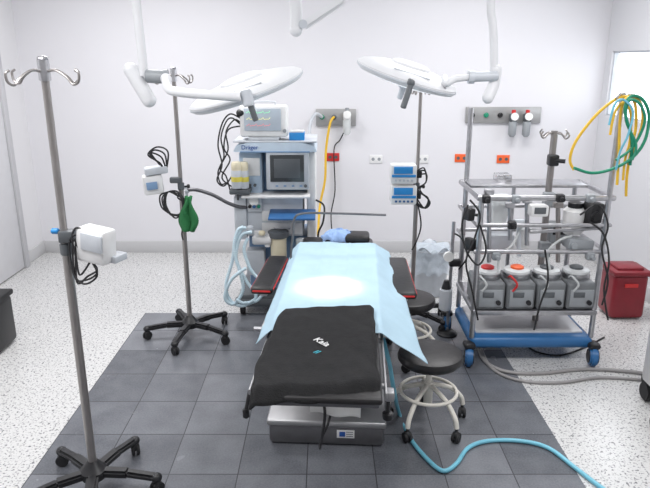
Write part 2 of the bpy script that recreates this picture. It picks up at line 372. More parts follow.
for s in (-1, 1):
    for (a, b_) in ((-.9, -.32), (-.28, .28), (.32, .98)):
        zz = .645 if a < -.5 else .615
        q = MB().box((s*.268, (a+b_)/2, zz), (.01, b_-a, .026), bev=.003)
        for yy in (a+.08, b_-.08): q.cyl((s*.22, yy, zz), (s*.268, yy, zz), .012)
        q.build('side_rail', 'basesteel', t)
MB().box((0, -.66, .68), (.5, .7, .03), bev=.012, seg=3).build('leg_section', 'vinyl', t)
MB().box((0, .0, .655), (.5, .58, .07), bev=.025, seg=4).build('seat_section', 'vinyl', t)
MB().box((0, .62, .655), (.5, .62, .07), bev=.025, seg=4).build('back_section', 'vinyl', t)
MB().box((0, 1.1, .65), (.5, .24, .08), bev=.03, seg=4).build('head_section', 'vinyl', t)
MB().box((.14, 1.12, .715), (.17, .16, .06), bev=.025, seg=4).build('head_pad', 'vinyl', t)
def armboard(c0, c1, w, nm='armboard'):
    inv = TB.inverted(); a = inv @ Vector(c0); b_ = inv @ Vector(c1)
    an = math.atan2(b_.y-a.y, b_.x-a.x); L = (b_-a).length; mid = (a+b_)/2
    ar = MB().box(mid, (L, w, .045), rot=(0, 0, an), bev=.018, seg=3).build(nm, 'vinyl', t)
    n = Vector((-math.sin(an), math.cos(an), 0)); dr = Vector((math.cos(an), math.sin(an), 0))
    for sgn in (-1, 1):
        MB().box(mid+n*sgn*(w/2-.003)+Vector((0, 0, .004)), (L*.93, .012, .012), rot=(0, 0, an), bev=.004).build('red_strip', 'red', ar)
    MB().box(mid-dr*(L/2-.003), (.012, w*.8, .012), rot=(0, 0, an), bev=.004).build('red_strip', 'red', ar)
    MB().box(mid-Vector((0, 0, .04)), (L*.8, .04, .03), rot=(0, 0, an), bev=.004).build('support_bar', 'steel', ar)
    MB().cyl(mid-Vector((0, 0, .045)), Vector((.27*(1 if mid.x > 0 else -1), mid.y, .59)), .012).build('bracket', 'steel', ar)
armboard((-.365, 3.33, .63), (-.31, 3.95, .63), .13)
armboard((.46, 3.3, .61), (.48, 3.98, .61), .13)
MB().cyl((-.275, -.86, .63), (-.29, -.88, .55), .008).cyl((-.29, -.88, .56), (-.29, -.88, .52), .014, bev=.004).build('release_handle', 'black', t)
MB().cyl((.28, -.84, .63), (.28, -.84, .53), .009).lathe([(0, 0), (.02, 0), (.022, .01), (.022, .026), (.014, .03), (0, .03)], (.28, -.84, .51)).build('adjust_knob', 'black', t)
MB().box((.285, -.85, .625), (.035, .05, .04), bev=.006).build('clamp', 'basesteel', t)
MB().box((-.3, -.2, .61), (.05, .07, .05), bev=.008).cyl((-.32, -.25, .6), (-.32, -.05, .6), .009).cyl((-.32, -.2, .6), (-.37, -.2, .6), .012).build('clamp', 'steel', t)
MB().tube([(0.02, -.9, .63), (.03, -.92, .56), (.0, -.75, .3), (-.01, -.5, .18), (.02, -.42, .22), (.05, -.4, .4), (.04, -.5, .6)], .006, seg=8).build('cable', 'rubber', t)
rl = MB().box((.1, -.302, .075), (.09, .004, .045), bev=.001).build('rating_label', 'white', t)
MB().box((.083, -.3045, .075), (.03, .003, .028), bev=.001).build('label_emblem', 'blueink', rl)
for k in range(3): MB().box((.12, -.3045, .088-k*.012), (.035, .002, .003), bev=0).build('label_line', 'dgrey', rl)
for s in (-1, 1):
    MB().cyl((s*.28, .8, .03), (s*.3, .8, .03), .03).build('floor_wheel', 'rubber', t)
o = MB().grid(lambda u, v: TB @ Vector((-.03+.2*u, -.9+.01*math.sin(u*9), .665-.1*v-.02*u*v)), 12, 8).build('paper_sheet', 'paper')
sm = o.modifiers.new('solid', 'SOLIDIFY'); sm.thickness = .002
tag(o, 'bit of white paper sheet peeking out under the black blanket', 'sheet')
c0 = W(291, 250, 3.85)
q = MB(); q.tube([(c0.x, 3.85, .6), (c0.x, 3.85, .7), W(293, 235, 3.85), W(294, 220, 3.85), W(303, 213.5, 3.85), W(340, 213.5, 3.85), W(386, 215, 3.85)], .0075, seg=10)
q.box((c0.x, 3.85, .61), (.04, .04, .05), bev=.006)
tag(q.build('screen_bar', 'dsteel'), 'thin bent steel bar clamped upright at the head of the operating table', 'metal bar')
# drape
def drape(u, v):
    vv = -.43+v*1.46
    wR = .48-.12*v; wL = .325-.02*v
    x = -wL+(wL+wR)*u
    z = .700
    edge = .262
    if x > edge:
        dx = x-edge; z -= .9*dx*(.8+.2*noise.noise(Vector((vv*2, 0, 1)))) + .008*math.sin(vv*17)*min(1, dx*8)
    if x < -edge+.01:
        z -= 1.0*(-edge+.01-x)
    z += .006*noise.noise(Vector((x*6, vv*4, 3)))+.005*noise.noise(Vector((x*14, vv*10, 7)))
    for fx in (-.09, .09): z += .004*math.exp(-((x-fx)/.006)**2)
    for fv in (-.1, .25, .6): z += .004*math.exp(-((vv-fv)/.007)**2)
    x += .008*noise.noise(Vector((vv*4, 2, 1)))*abs(u-.5)*2
    vv += .02*noise.noise(Vector((u*4, 5, 1)))*abs(v-.5)*2
    return TB @ Vector((x, vv, max(z, .5)))
o = MB().grid(drape, 90, 130).build('surgical_drape', 'drape', ang=80); tag(o, 'pale blue disposable sheet spread over the operating table, brightly lit in its middle', 'sheet')
sm = o.modifiers.new('solid', 'SOLIDIFY'); sm.thickness = .003
# blanket
Z = .73
bl = [G(248, 393, Z), G(380, 386, Z), G(282, 308, Z), G(374, 306, Z)]
def blanket(u, v):
    a = bl[0].lerp(bl[1], u); b_ = bl[2].lerp(bl[3], u); p = a.lerp(b_, v)
    p.x += -.018*math.sin(math.pi*v)*(1-u)+.012*noise.noise(Vector((v*5, u, 0)))*abs(u-.5)*2
    p.y += .02*noise.noise(Vector((u*5, v*1.5, 4)))*abs(v-.5)*2
    dl = math.hypot(u-.5, v-.6); fl = min(1, max(0, (dl-.1)*4))
    p.z += (.010*noise.noise(Vector((p.x*6, p.y*5, 2)))+.004*noise.noise(Vector((p.x*16, p.y*12, 2)))+.006*abs(noise.noise(Vector((p.x*9+p.y*5, p.y*2, 9)))))*fl
    e = min(u, 1-u)
    if e < .04: p.z -= (.04-e)*.4
    if v < .06: p.z -= (.06-v)*.9
    return p
o = MB().grid(blanket, 70, 70).build('blanket', 'cloth', ang=80)
sm = o.modifiers.new('solid', 'SOLIDIFY'); sm.thickness = .012; sm.offset = -1
tag(o, 'folded black blanket with small white lettering on the foot of the operating table', 'blanket')
pt = G(322, 342, Z+.007); text('lettering', 'Kaia', .052, 'ink', pt, (0, 0, -.85), o, ext=.001)
pt = G(317, 352, Z+.007); text('emblem', '//', .04, 'cyanink', pt, (0, 0, -.6), o, ext=.001)
q = MB()
def cap(u, v):
    a = 2*math.pi*u; r = math.sin(math.pi*v*.5)
    c = Vector((.1, 4.2, .695)); rr = r*(.12+.014*math.sin(a*9)*r)
    return c+Vector((rr*math.cos(a), rr*.7*math.sin(a), .07*math.cos(math.pi*v*.5)+.016*noise.noise(Vector((rr*40, a*2, 0)))))
q.grid(cap, 60, 14); tag(q.build('bouffant', 'bluecap', ang=80), 'crumpled blue bouffant cap lying on the black headrest', 'cap')
# ------------------------------------------------ stools
def stool(label, loc, rz):
    t = thing('stool', label, 'stool', loc, rz, 'round black wheeled stools')
    MB().lathe([(0, .37), (.12, .37), (.158, .375), (.17, .39), (.172, .405), (.165, .425), (.14, .434), (0, .436)], seg=40).build('seat', 'vinyl', t)
    MB().lathe([(0, .355), (.1, .355), (.1, .372), (0, .372)]).build('seat_plate', 'dsteel', t)
    MB().cyl((0, 0, .2), (0, 0, .36), .016).cyl((0, 0, .12), (0, 0, .26), .024).build('column', 'stoolbeige', t)
    MB().tube([(.15*math.cos(a*math.pi/12), .15*math.sin(a*math.pi/12), .2) for a in range(24)], .0095, closed=True, k=2).build('foot_ring', 'stoolbeige', t)
    for k in range(5):
        a = 2*math.pi*k/5+.2; d = Vector((math.cos(a), math.sin(a), 0)); z = Vector((0, 0, 1))
        lg = MB().tube([d*.015+z*.235, d*.06+z*.225, d*.14+z*.19, d*.2+z*.13, d*.215+z*.08], .013, k=4).build('leg', 'stoolbeige', t)
        caster_bm(d*.215+z*.08, a+1.1+k, r=.028, w=.022).build('caster', 'rubber', lg)
    return t
stool('round black stool nearest the camera with cream wheeled base beside the sheet', (.555, 2.97, 0), .1)
stool('round black stool farther back, partly under the hanging edge of the sheet', (.545, 3.76, 0), .6)
# ------------------------------------------------ breathing machine
mo = (-.38, 4.72, 0)
t = thing('anaesthesia_machine', 'blue and grey anaesthesia machine with screen, drawers and hoses behind the operating table', 'anaesthesia machine', mo)
MB(mo).box((-.37, 4.75, .13), (.6, .56, .08), bev=.02).box((-.37, 4.5, .1), (.66, .08, .07), bev=.02).build('base', 'dgrey', t)
for (x, y) in ((-.64, 4.5), (-.1, 4.5), (-.64, 5.0), (-.1, 5.0)):
    MB(mo).cyl((x-.018, y, .045), (x+.018, y, .045), .045, bev=.006).cyl((x, y, .05), (x, y, .12), .015).box((x, y, .09), (.03, .08, .03), bev=.008).build('caster', 'rubber', t)
MB(mo).rect(250, 236, 312, 300, 4.62, .38, .01).build('lower_cabinet', 'blue', t)
MB(mo).rect(240, 152, 263, 236, 4.52, .4, .02).build('left_column', 'lblue', t)
MB(mo).rect(307, 152, 316, 262, 4.5, .4, .02).build('right_column', 'white', t)
MB(mo).rect(258, 150, 310, 196, 4.6, .36, .01).build('upper_cabinet', 'blue', t)
sh = MB(mo).rect(266, 152, 309, 190, 4.44, .1, .012).build('screen_housing', 'lgrey', t)
MB(mo).rect(270, 155, 304, 182, 4.434, .02, .003).build('screen', 'screen', sh)
MB(mo).rect(274, 159, 300, 178, 4.431, .01, .001).build('screen_image', 'dgrey', sh)
for i in range(4): MB(mo).box(W(277+i*8, 186, 4.437), (.02, .01, .012), bev=.003).build('button', 'blue', sh)
MB(mo).cyl(W(305.5, 186, 4.445), W(305.5, 186, 4.42), .012).build('dial', 'dgrey', sh)
pl = [(-.3, 0), (.3, 0), (.28, .045), (.2, .066), (.0, .072), (-.2, .066), (-.28, .045)]
zc_ = W(275, 152, 4.45).z
cx = W(275, 144, 4.45).x
MB(mo).prism(pl, .46, Matrix.Translation((cx, 4.9, zc_)) @ Matrix.Rotation(math.pi/2, 4, 'X'), bev=.004).build('header', 'header', t)
MB(mo).box((cx, 4.44, zc_+.002), (.5, .012, .01), bev=.003).build('header_stripe', 'blue', t)
text('lettering', 'Dräger', .042, 'blueink', (cx-.18, 4.432, zc_+.034), (math.pi/2, 0, 0), t, off=mo)
topz = zc_+.073
MB(mo).box((cx, 4.66, topz), (.6, .44, .012), bev=.005).build('top_shelf', 'lgrey', t)
MB(mo).rect(247, 196, 303, 236, 4.5, .42, .01).build('drawer_cabinet', 'lgrey', t)
for (a, b_) in ((211, 221), (223, 234)):
    dr = MB(mo).rect(262, a, 302, b_, 4.488, .02, .004).build('drawer', 'white', t)
    z = W(282, (a+b_)/2, 4.47).z; x = W(282, 220, 4.48).x
    MB(mo).tube([(x-.06, 4.488, z), (x-.06, 4.465, z), (x+.06, 4.465, z), (x+.06, 4.488, z)], .005, smooth=False).build('handle', 'chrome', dr)
zt = W(275, 196, 4.45).z
MB(mo).box((W(276, 196, 4.45).x, 4.6, zt), (.5, .4, .02), bev=.008).build('worktop', 'white', t)
fp = MB(mo).rect(247, 197, 262, 212, 4.47, .05, .01).build('flow_panel', 'lgrey', t)
for i, m_ in enumerate(('black', 'dblue', 'green')):
    pp = W(250+i*4.5, 206, 4.47); MB(mo).cyl(pp, pp-Vector((0, .03, 0)), .012, bev=.003).build('knob', m_, fp)
MB(mo).lathe([(0, 0), (.034, 0), (.034, .012), (0, .012)], W(254, 201, 4.465), Matrix.Rotation(math.pi/2, 4, 'X')).build('gauge', 'paper', fp)
pp = W(292, 216, 4.36)
MB(mo).box((pp.x, 4.4, pp.z), (.34, .2, .018), rot=(.12, 0, 0), bev=.006).build('writing_tray', 'dblue', t)
for i in range(3):
    v = W(245+i*5, 185, 4.505); MB(mo).cyl(v, v-Vector((0, .02, 0)), .011, bev=.002).build('side_knob', 'dgrey', t)
MB(mo).rect(243, 158, 260, 176, 4.51, .02, .006).build('side_panel', 'white', t)
for i in range(2):
    v = W(237+i*7, 188, 4.42+i*.03)
    vp = MB(mo).lathe([(0, 0), (.035, 0), (.038, .01), (.038, .12), (.034, .13), (0, .13)], (v.x, v.y, v.z)).build('vaporiser', 'lgrey', t)
    MB(mo).lathe([(0, .13), (.034, .13), (.036, .15), (.036, .175), (.03, .19), (0, .19)], (v.x, v.y, v.z)).build('dial', 'cream', vp)
    MB(mo).lathe([(0, .05), (.0395, .05), (.0395, .085), (0, .085)], (v.x, v.y, v.z)).build('band', 'ygreen', vp)
MB(mo).rect(229, 190, 250, 195, 4.4, .16, .01).build('vaporiser_rack', 'dgrey', t)
MB(mo).rect(234, 196, 247, 240, 4.47, .2, .02).build('left_side_panel', 'lgrey', t)
v = W(279, 262, 4.45)
MB(mo).lathe([(0, 0), (.055, 0), (.06, .01), (.06, .2), (.05, .21), (0, .21)], (v.x, v.y, v.z), seg=28).build('absorber_canister', 'cream', t)
MB(mo).lathe([(0, .2), (.075, .2), (.078, .21), (.078, .24), (.06, .25), (0, .25)], (v.x, v.y, v.z), seg=28).build('absorber_head', 'dgrey', t)
v = W(302, 262, 4.46)
MB(mo).lathe([(0, 0), (.04, 0), (.045, .01), (.045, .18), (0, .19)], (v.x, v.y, v.z), seg=24).build('suction_jar', 'clear', t)
v = W(262, 240, 4.42)
vb = MB(mo).cyl((v.x-.07, v.y, v.z), (v.x+.07, v.y, v.z), .035, bev=.008).cyl((v.x-.03, v.y, v.z), (v.x-.03, v.y, v.z+.07), .025).cyl((v.x+.04, v.y, v.z-.05), (v.x+.04, v.y, v.z+.05), .02).build('valve_block', 'white', t)
for (x, y) in ((250, 228), (262, 233)):
    v = W(x, y, 4.38); MB(mo).cyl((v.x, v.y, v.z-.015), (v.x, v.y, v.z+.015), .025, bev=.006).build('valve_cap', 'cream' if x > 255 else 'lgrey', vb)
v = W(256, 262, 4.5)
MB(mo).box((v.x, v.y+.03, v.z), (.14, .12, .2), bev=.015).build('bellows_housing', 'lgrey', t)
MB(mo).tube([W(187, 190, 4.3), W(197, 190, 4.3), W(213, 195, 4.35), W(228, 203, 4.4), W(240, 207, 4.45), W(250, 207, 4.5)], .013, seg=10).build('support_arm', 'dsteel', t)
MB(mo).sph(W(187, 191, 4.3), .018).cyl(W(186, 186, 4.3), W(187, 200, 4.3), .01).build('arm_tip', 'lgrey', t)
for pts in ([(246, 228), (238, 230), (234, 250), (240, 272), (243, 290), (234, 304), (225, 298), (231, 280), (246, 268)],
            [(252, 232), (241, 236), (236, 258), (246, 280), (256, 296), (248, 304), (236, 300)],
            [(243, 226), (236, 240), (232, 262), (226, 285), (230, 300), (242, 306), (254, 300)],
            [(248, 238), (244, 250), (250, 268), (258, 278), (266, 285), (258, 300), (244, 303)]):
    MB(mo).tube([W(a, b_, 4.3-.015*i) for i, (a, b_) in enumerate(pts)], .0135, seg=10, k=6, corr=.006).build('breathing_hose', 'pcyan', t)
cb = [[(240, 118), (230, 114), (222, 124), (218, 145), (222, 165), (217, 180), (224, 186), (232, 176)],
      [(240, 122), (234, 120), (226, 132), (228, 150), (220, 168), (226, 176), (230, 190)],
      [(241, 126), (228, 130), (224, 148), (230, 160), (222, 178), (236, 190), (238, 200)],
      [(240, 124), (232, 118), (226, 122), (221, 138), (224, 156), (218, 172), (221, 184), (228, 182)]]
for i, pp_ in enumerate(cb): MB(mo).tube([W(a, b_, 4.42+.02*i if j else 4.52) for j, (a, b_) in enumerate(pp_)], .0055, seg=8).build('cable', 'rubber', t)
MB(mo).sph(W(241, 113, 4.5), (.035, .03, .03)).build('connector', 'black', t)
MB(mo).tube([W(316, 200, 4.5), W(324, 206, 4.45), W(323, 222, 4.4), W(318, 236, 4.45), W(322, 262, 4.5)], .007).build('side_hose', 'rubber', t)
# patient monitor
mz = topz+.006
mc = W(264, 120, 4.52); my = 4.56
mt = thing('patient_monitor', 'white patient monitor with lit screen on top of the blue anaesthesia machine', 'monitor', (mc.x, my, mz))
mo2 = (mc.x, my, mz); hh = .225
MB(mo2).box((mc.x, my, mz+.012), (.22, .2, .024), bev=.008).build('foot', 'lgrey', mt)
cs = MB(mo2).box((mc.x, my, mz+.02+hh/2), (.34, .17, hh), rot=(-.05, 0, 0), bev=.018, seg=3).build('case', 'white', mt)
fy = my-.095
MB(mo2).box((mc.x-.005, fy, mz+.035+hh/2), (.26, .014, .155), rot=(-.05, 0, 0), bev=.004).build('screen', 'mscreen', mt)
for i, m_ in enumerate(('wgreen', 'wyel', 'wred')):
    zz = mz+.035+hh/2+.05-i*.045
    pts = [(mc.x-.12+.01*k, fy-.012-.002*(1-i), zz+(.012 if k % 5 == 2 else (-.005 if k % 5 == 3 else 0))) for k in range(18)]
    MB(mo2).tube(pts, .0016, seg=5, smooth=False).build('wave_line', m_, mt)
MB(mo2).cyl((mc.x+.15, fy+.01, mz+.07), (mc.x+.15, fy-.015, mz+.07), .013, bev=.003).build('dial', 'grey', mt)
MB(mo2).tube([(mc.x-.08, my, mz+.02+hh), (mc.x-.07, my, mz+.04+hh), (mc.x+.07, my, mz+.04+hh), (mc.x+.08, my, mz+.02+hh)], .007).build('carry_handle', 'lgrey', mt)
v = W(297, 137, 4.5)
MB_ = thing('supply_box', 'small blue and white box beside the patient monitor on the anaesthesia machine', 'box', (v.x, 4.5, mz))
MB((v.x, 4.5, mz)).box((v.x, 4.52, mz+.028), (.11, .1, .055), bev=.004).build('carton', 'pumpblue', MB_)
MB((v.x, 4.5, mz)).box((v.x, 4.52, mz+.062), (.1, .09, .014), bev=.004).build('lid', 'white', MB_)
# ------------------------------------------------ surgical lights
def lamp_head(t, off, a, b_, lean):
    a = Vector(a); b_ = Vector(b_); c = (a+b_)/2; Rr = (b_-a).length/2
    ang = math.atan2(b_.z-a.z, b_.x-a.x)
    mx = Matrix.Rotation(-ang, 4, 'Y') @ Matrix.Rotation(lean, 4, 'X')
    m3 = mx.to_3x3()
    hd = MB(off).lathe([(0, -.03), (Rr*.82, -.034), (Rr*.95, -.028), (Rr, -.014), (Rr, .004), (Rr*.93, .02), (Rr*.75, .036), (Rr*.55, .048), (Rr*.45, .05), (0, .052)], c, mx, seg=56, sy=.8).build('lamp_head', 'lampwhite', t, ang=30)
    MB(off).lathe([(0, .046), (Rr*.4, .046), (Rr*.38, .062), (Rr*.28, .072), (0, .075)], c, mx, seg=40, sy=.7).build('top_housing', 'lampwhite', hd)
    MB(off).lathe([(0, -.04), (Rr*.72, -.04), (Rr*.78, -.032), (0, -.03)], c, mx, seg=48, sy=.8).build('lens', 'lens', hd)
    MB(off).lathe([(Rr*.985, -.016), (Rr*1.01, -.013), (Rr*1.01, -.005), (Rr*.985, -.002)], c, mx, seg=56, sy=.8).build('rim', 'lgrey', hd)
    for al in (math.pi*.5, math.pi*1.5):
        dd = Vector((0, math.sin(al)*.72*Rr*.8, .036))
        MB(off).box(c+m3 @ dd, (Rr*.7, .012, .006), mx=mx, bev=.002).build('seam_strip', 'lgrey', hd)
    u = m3 @ Vector((0, 0, 1))
    MB(off).cyl(c-u*.035, c-u*.07, .03, bev=.004).cyl(c-u*.06, c-u*.13, .018, .015, bev=.004).build('handle', 'lgrey', hd)
    return c, u, mx
CM = Vector((.05, 3.45, ZC))
a = W(190, 108, 3.4); b_ = W(302, 70, 3.4)
off = (W(143, 60, 3.3).x, 3.3, 2.1)
t = thing('surgical_light', 'left ceiling surgical light with wide white dished head tilted up to the right', 'surgical light', off, 0, 'ceiling surgical lights')
cL, uL, _ = lamp_head(t, off, a, b_, R(9))
top = W(136, 0, 3.3)
MB(off).tube([CM+Vector((0, 0, -.28)), Vector((top.x+.5, 3.4, ZC-.28)), Vector((top.x+.06, 3.31, ZC-.29)), Vector((top.x-.01, 3.3, ZC-.36)), W(136, 0, 3.3), W(138, 20, 3.3), W(142, 55, 3.3), W(144, 76, 3.3)], .023, seg=14, k=8).build('suspension_arm', 'lampwhite', t)
MB(off).cyl(W(131, 70, 3.3), W(149, 100, 3.3), .038).sph(W(131, 70, 3.3), .038).sph(W(149, 100, 3.3), .038).build('elbow', 'lampwhite', t)
MB(off).cyl(W(146, 76, 3.28), W(166, 77, 3.28), .034, bev=.006).cyl(W(164, 77, 3.28), W(168, 77, 3.28), .038).build('joint', 'grey', t)
MB(off).tube([W(166, 78, 3.25), W(168, 88, 3.15), W(178, 92, 3.1), W(210, 95, 3.08), W(240, 97, 3.1)], .023, seg=12).sph(W(166, 79, 3.25), .028).build('yoke', 'lampwhite', t)
MB(off).cyl(W(245, 90, 3.12), W(249, 106, 3.12), .03, bev=.006).cyl(W(247, 97, 3.12), cL-Vector((0, .05, .0)), .022).build('yoke_joint', 'lgrey', t)
MB(off).cyl(W(250, 104, 3.12), W(256, 121, 3.12), .015, bev=.003).build('yoke_grip', 'dgrey', t)
a = W(358, 60, 3.45); b_ = W(456, 91, 3.45)
off = (W(493, 60, 3.35).x, 3.35, 2.1)
t = thing('surgical_light', 'right ceiling surgical light with white dished head tilted up to the left', 'surgical light', off, 0, 'ceiling surgical lights')
cR, uR, _ = lamp_head(t, off, a, b_, R(8))
top = W(491, 0, 3.35)
MB(off).tube([CM+Vector((0, 0, -.2)), Vector((top.x-.5, 3.4, ZC-.2)), Vector((top.x-.06, 3.36, ZC-.21)), Vector((top.x, 3.35, ZC-.28)), W(491, 0, 3.35), W(493, 25, 3.35), W(494, 50, 3.35), W(494, 72, 3.35)], .021, seg=14, k=8).build('suspension_arm', 'lampwhite', t)
MB(off).tube([W(496, 70, 3.35), W(494, 84, 3.35), W(488, 98, 3.33)], .03, seg=14).sph(W(488, 98, 3.33), .03).sph(W(496, 70, 3.35), .03).build('elbow', 'lampwhite', t)
MB(off).cyl(W(498, 76, 3.33), W(470, 77, 3.33), .026, bev=.005).cyl(W(474, 77, 3.33), W(468, 77, 3.33), .034).build('joint', 'lgrey', t)
MB(off).tube([W(472, 77, 3.33), W(455, 79, 3.3), W(446, 84, 3.3), cR+Vector((.2, 0, -.01))], .018, seg=12).build('yoke', 'lampwhite', t)
MB(off).cyl(W(411, 84, 3.15), W(403, 108, 3.12), .015, bev=.003).sph(W(411, 83, 3.15), .02).cyl(W(411, 83, 3.15), cR, .012).build('yoke_grip', 'dgrey', t)
off = (CM.x, CM.y, ZC)
t = thing('ceiling_boom', 'white jointed ceiling boom whose elbow hangs between the two surgical lights', 'ceiling boom', (CM.x, CM.y, ZC))
MB(off).tube([W(296, 28, 3.4), W(296, 10, 3.4), W(294, -15, 3.4), W(294, -60, 3.42)], .032, seg=14).sph(W(296, 30, 3.4), .034).build('elbow', 'lampwhite', t)
MB(off).bar(W(302, 27, 3.4), W(345, -1, 3.4), .055, .045, .015).bar(W(345, -1, 3.4), Vector((.35, 3.42, ZC-.3)), .05, .045, .015).build('spring_arm', 'lampwhite', t)
MB(off).tube([Vector((.35, 3.42, ZC-.3)), Vector((.3, 3.44, ZC-.16)), Vector((.05, 3.45, ZC-.15))], .025).build('upper_arm', 'lampwhite', t)
MB(off).cyl(W(303, 24, 3.37), W(303, 24, 3.43), .022).build('pivot', 'lgrey', t)
MB(off).cyl(W(294, -60, 3.42), (W(294, -60, 3.42).x, 3.42, ZC-.1), .02).build('drop_tube', 'lampwhite', t)
q = MB((CM.x, CM.y, 0))
q.lathe([(0, ZC-.06), (.3, ZC-.06), (.3, ZC), (0, ZC)], (CM.x, CM.y, 0)).cyl((CM.x, CM.y, ZC-.35), (CM.x, CM.y, ZC-.04), .05)
o = q.build('ceiling_mount', 'white'); o.location = (CM.x, CM.y, 0); tag(o, 'white round ceiling mount above the operating table carrying the arms', 'ceiling mount')
# ------------------------------------------------ perfusion cart
X0, X1, Y0, Y1 = .95, 1.72, 3.68, 4.2
co_ = ((X0+X1)/2, (Y0+Y1)/2, 0)
t = thing('equipment_cart', 'tall steel framed heart-lung cart on a blue wheeled base beside the stools', 'medical cart', co_)
MB(co_).box((co_[0], co_[1]-.02, .15), (X1-X0+.02, Y1-Y0+.02, .08), bev=.03, seg=3).build('base', 'cartblue', t)
MB(co_).box((co_[0], co_[1]+.0, .195), (X1-X0-.07, Y1-Y0-.08, .02), bev=.008).build('base_tray', 'lightsteel', t)
for (x, y) in ((X0-.02, Y0-.02), (X1+.01, Y0-.02), (X0-.06, Y1+.0), (X1+.03, Y1)):
    cs = MB(co_).cyl((x-.024, y-.02, .068), (x+.024, y-.03, .068), .068, bev=.012).build('caster', 'cartblue', t)
    MB(co_).cyl((x-.03, y-.02, .068), (x+.03, y-.03, .068), .045).box((x, y-.01, .14), (.075, .09, .04), bev=.018).build('caster_fork', 'black', cs)
def post(x, y, z0, z1, r=.017, m='steel'): MB(co_).cyl((x, y, z0), (x, y, z1), r).build('post', m, t)
post(X0, Y0, .18, 1.1); post(X1, Y0, .18, 1.72); post(X0+.02, Y1, .18, 1.6); post(X1, Y1, .18, 1.1); post(1.43, 3.9, .18, 1.48, .021, 'polesteel')
post(1.3, Y1, .18, 1.1, .014)
def frame(z, r=.012):
    MB(co_).tube([(X0-.02, Y0, z), (X1+.03, Y0, z), (X1+.03, Y1, z), (X0-.02, Y1, z)], r, closed=True, smooth=False).build('rail_frame', 'steel', t)
frame(1.1, .018); frame(.76, .014); frame(.93, .013)
MB(co_).box(((X0+X1)/2, Y1-.1, 1.11), (X1-X0, .22, .02), bev=.005).build('top_shelf', 'steel', t)
MB(co_).box((co_[0], co_[1]-.02, .36), (X1-X0+.02, Y1-Y0+.02, .035), bev=.008).build('pump_shelf', 'steel', t)
for k in range(4):
    a = .5+k*math.pi/2; d_ = Vector((math.cos(a), math.sin(a), 0)); b0 = Vector((1.43, 3.9, 1.46))
    MB(co_).tube([b0, b0+d_*.05+Vector((0, 0, .005)), b0+d_*.09-Vector((0, 0, .02)), b0+d_*.115, b0+d_*.1+Vector((0, 0, .02))], .0055, seg=7).build('hook', 'polesteel', t)
MB(co_).box((1.43, 3.88, 1.3), (.06, .07, .07), bev=.01).cyl((1.43, 3.86, 1.3), (1.49, 3.83, 1.3), .014).build('mast_clamp', 'black', t)
MB(co_).box((1.43, 3.88, 1.05), (.07, .07, .09), bev=.01).build('mast_clamp', 'grey', t)
MB(co_).box((1.43, 3.87, .72), (.07, .07, .1), bev=.01).build('mast_clamp', 'grey', t)
v = W(574, 218, 3.8)
ox = MB(co_).lathe([(0, -.1), (.055, -.1), (.068, -.07), (.068, .05), (.05, .07), (0, .07)], (v.x, v.y, v.z)).build('oxygenator', 'white', t)
MB(co_).lathe([(0, .07), (.045, .07), (.045, .1), (.02, .11), (0, .11)], (v.x, v.y, v.z)).build('cap', 'black', ox)
v = W(592, 214, 3.76)
MB(co_).box((v.x, v.y, v.z), (.1, .1, .16), rot=(0, .15, .3), bev=.02).cyl((v.x, v.y-.04, v.z), (v.x, v.y-.08, v.z), .03, bev=.005).build('motor_head', 'black', t)
v = W(578, 243, 3.74)
MB(co_).box((v.x, v.y, v.z), (.17, .1, .07), rot=(0, .1, .1), bev=.015).cyl((v.x-.05, v.y-.05, v.z), (v.x-.05, v.y-.08, v.z), .02).build('control_box', 'grey', t)
v = W(538, 210, 3.7)
MB(co_).box((v.x, v.y, v.z), (.11, .08, .07), bev=.012).build('sensor_box', 'white', t)
MB(co_).box((v.x, v.y-.042, v.z+.005), (.07, .006, .04), bev=.002).build('sensor_display', 'dgrey', t)
MB(co_).rect(497, 175, 512, 183, 4.1, .1, .006).build('small_tray', 'chrome', t)
v = W(500, 240, 3.95)
MB(co_).box((v.x, v.y, v.z), (.16, .12, .1), bev=.015).build('heater_box', 'lgrey', t)
v = W(522, 236, 3.9)
MB(co_).lathe([(0, -.07), (.035, -.07), (.04, -.05), (.04, .05), (.02, .07), (0, .07)], (v.x, v.y, v.z)).build('blood_filter', 'clear', t)
v = W(498, 212, 3.85)
MB(co_).lathe([(0, -.09), (.05, -.09), (.055, -.07), (.07, .06), (.072, .09), (0, .095)], (v.x, v.y, v.z)).build('reservoir', 'clear', t)
MB(co_).box((v.x, v.y, v.z+.1), (.13, .1, .02), bev=.008).build('reservoir_lid', 'lgrey', t)
v = W(556, 232, 3.95)
MB(co_).box((v.x, v.y, v.z), (.12, .1, .14), bev=.015).build('module_box', 'grey', t)
MB(co_).box((v.x, v.y-.052, v.z+.02), (.08, .006, .05), bev=.003).build('module_display', 'black', t)
for (x, y, m_) in ((486, 199, 'black'), (516, 199, 'grey'), (560, 198, 'black'), (590, 198, 'grey'), (496, 256, 'grey'), (590, 256, 'grey'), (512, 225, 'black')):
    v = W(x, y, Y0-.01); MB(co_).box((v.x, v.y, v.z), (.05, .05, .05), bev=.01).cyl((v.x, v.y-.02, v.z), (v.x, v.y-.06, v.z), .013, bev=.003).build('rail_clamp', m_, t)
for (x, y0_, y1_, m_) in ((527, 200, 245, 'steel'), (519, 222, 256, 'lgrey'), (558, 205, 262, 'polesteel'), (510, 205, 240, 'steel'), (489, 192, 262, 'steel')):
    a1 = W(x, y0_, 3.75); a2 = W(x, y1_, 3.75); MB(co_).cyl(a1, a2, .014).box(a1, (.06, .035, .035), bev=.006).build('tube_holder', m_, t)
MB(co_).cyl(W(530, 232, 3.72), W(604, 228, 3.72), .011).build('swing_arm', 'steel', t)
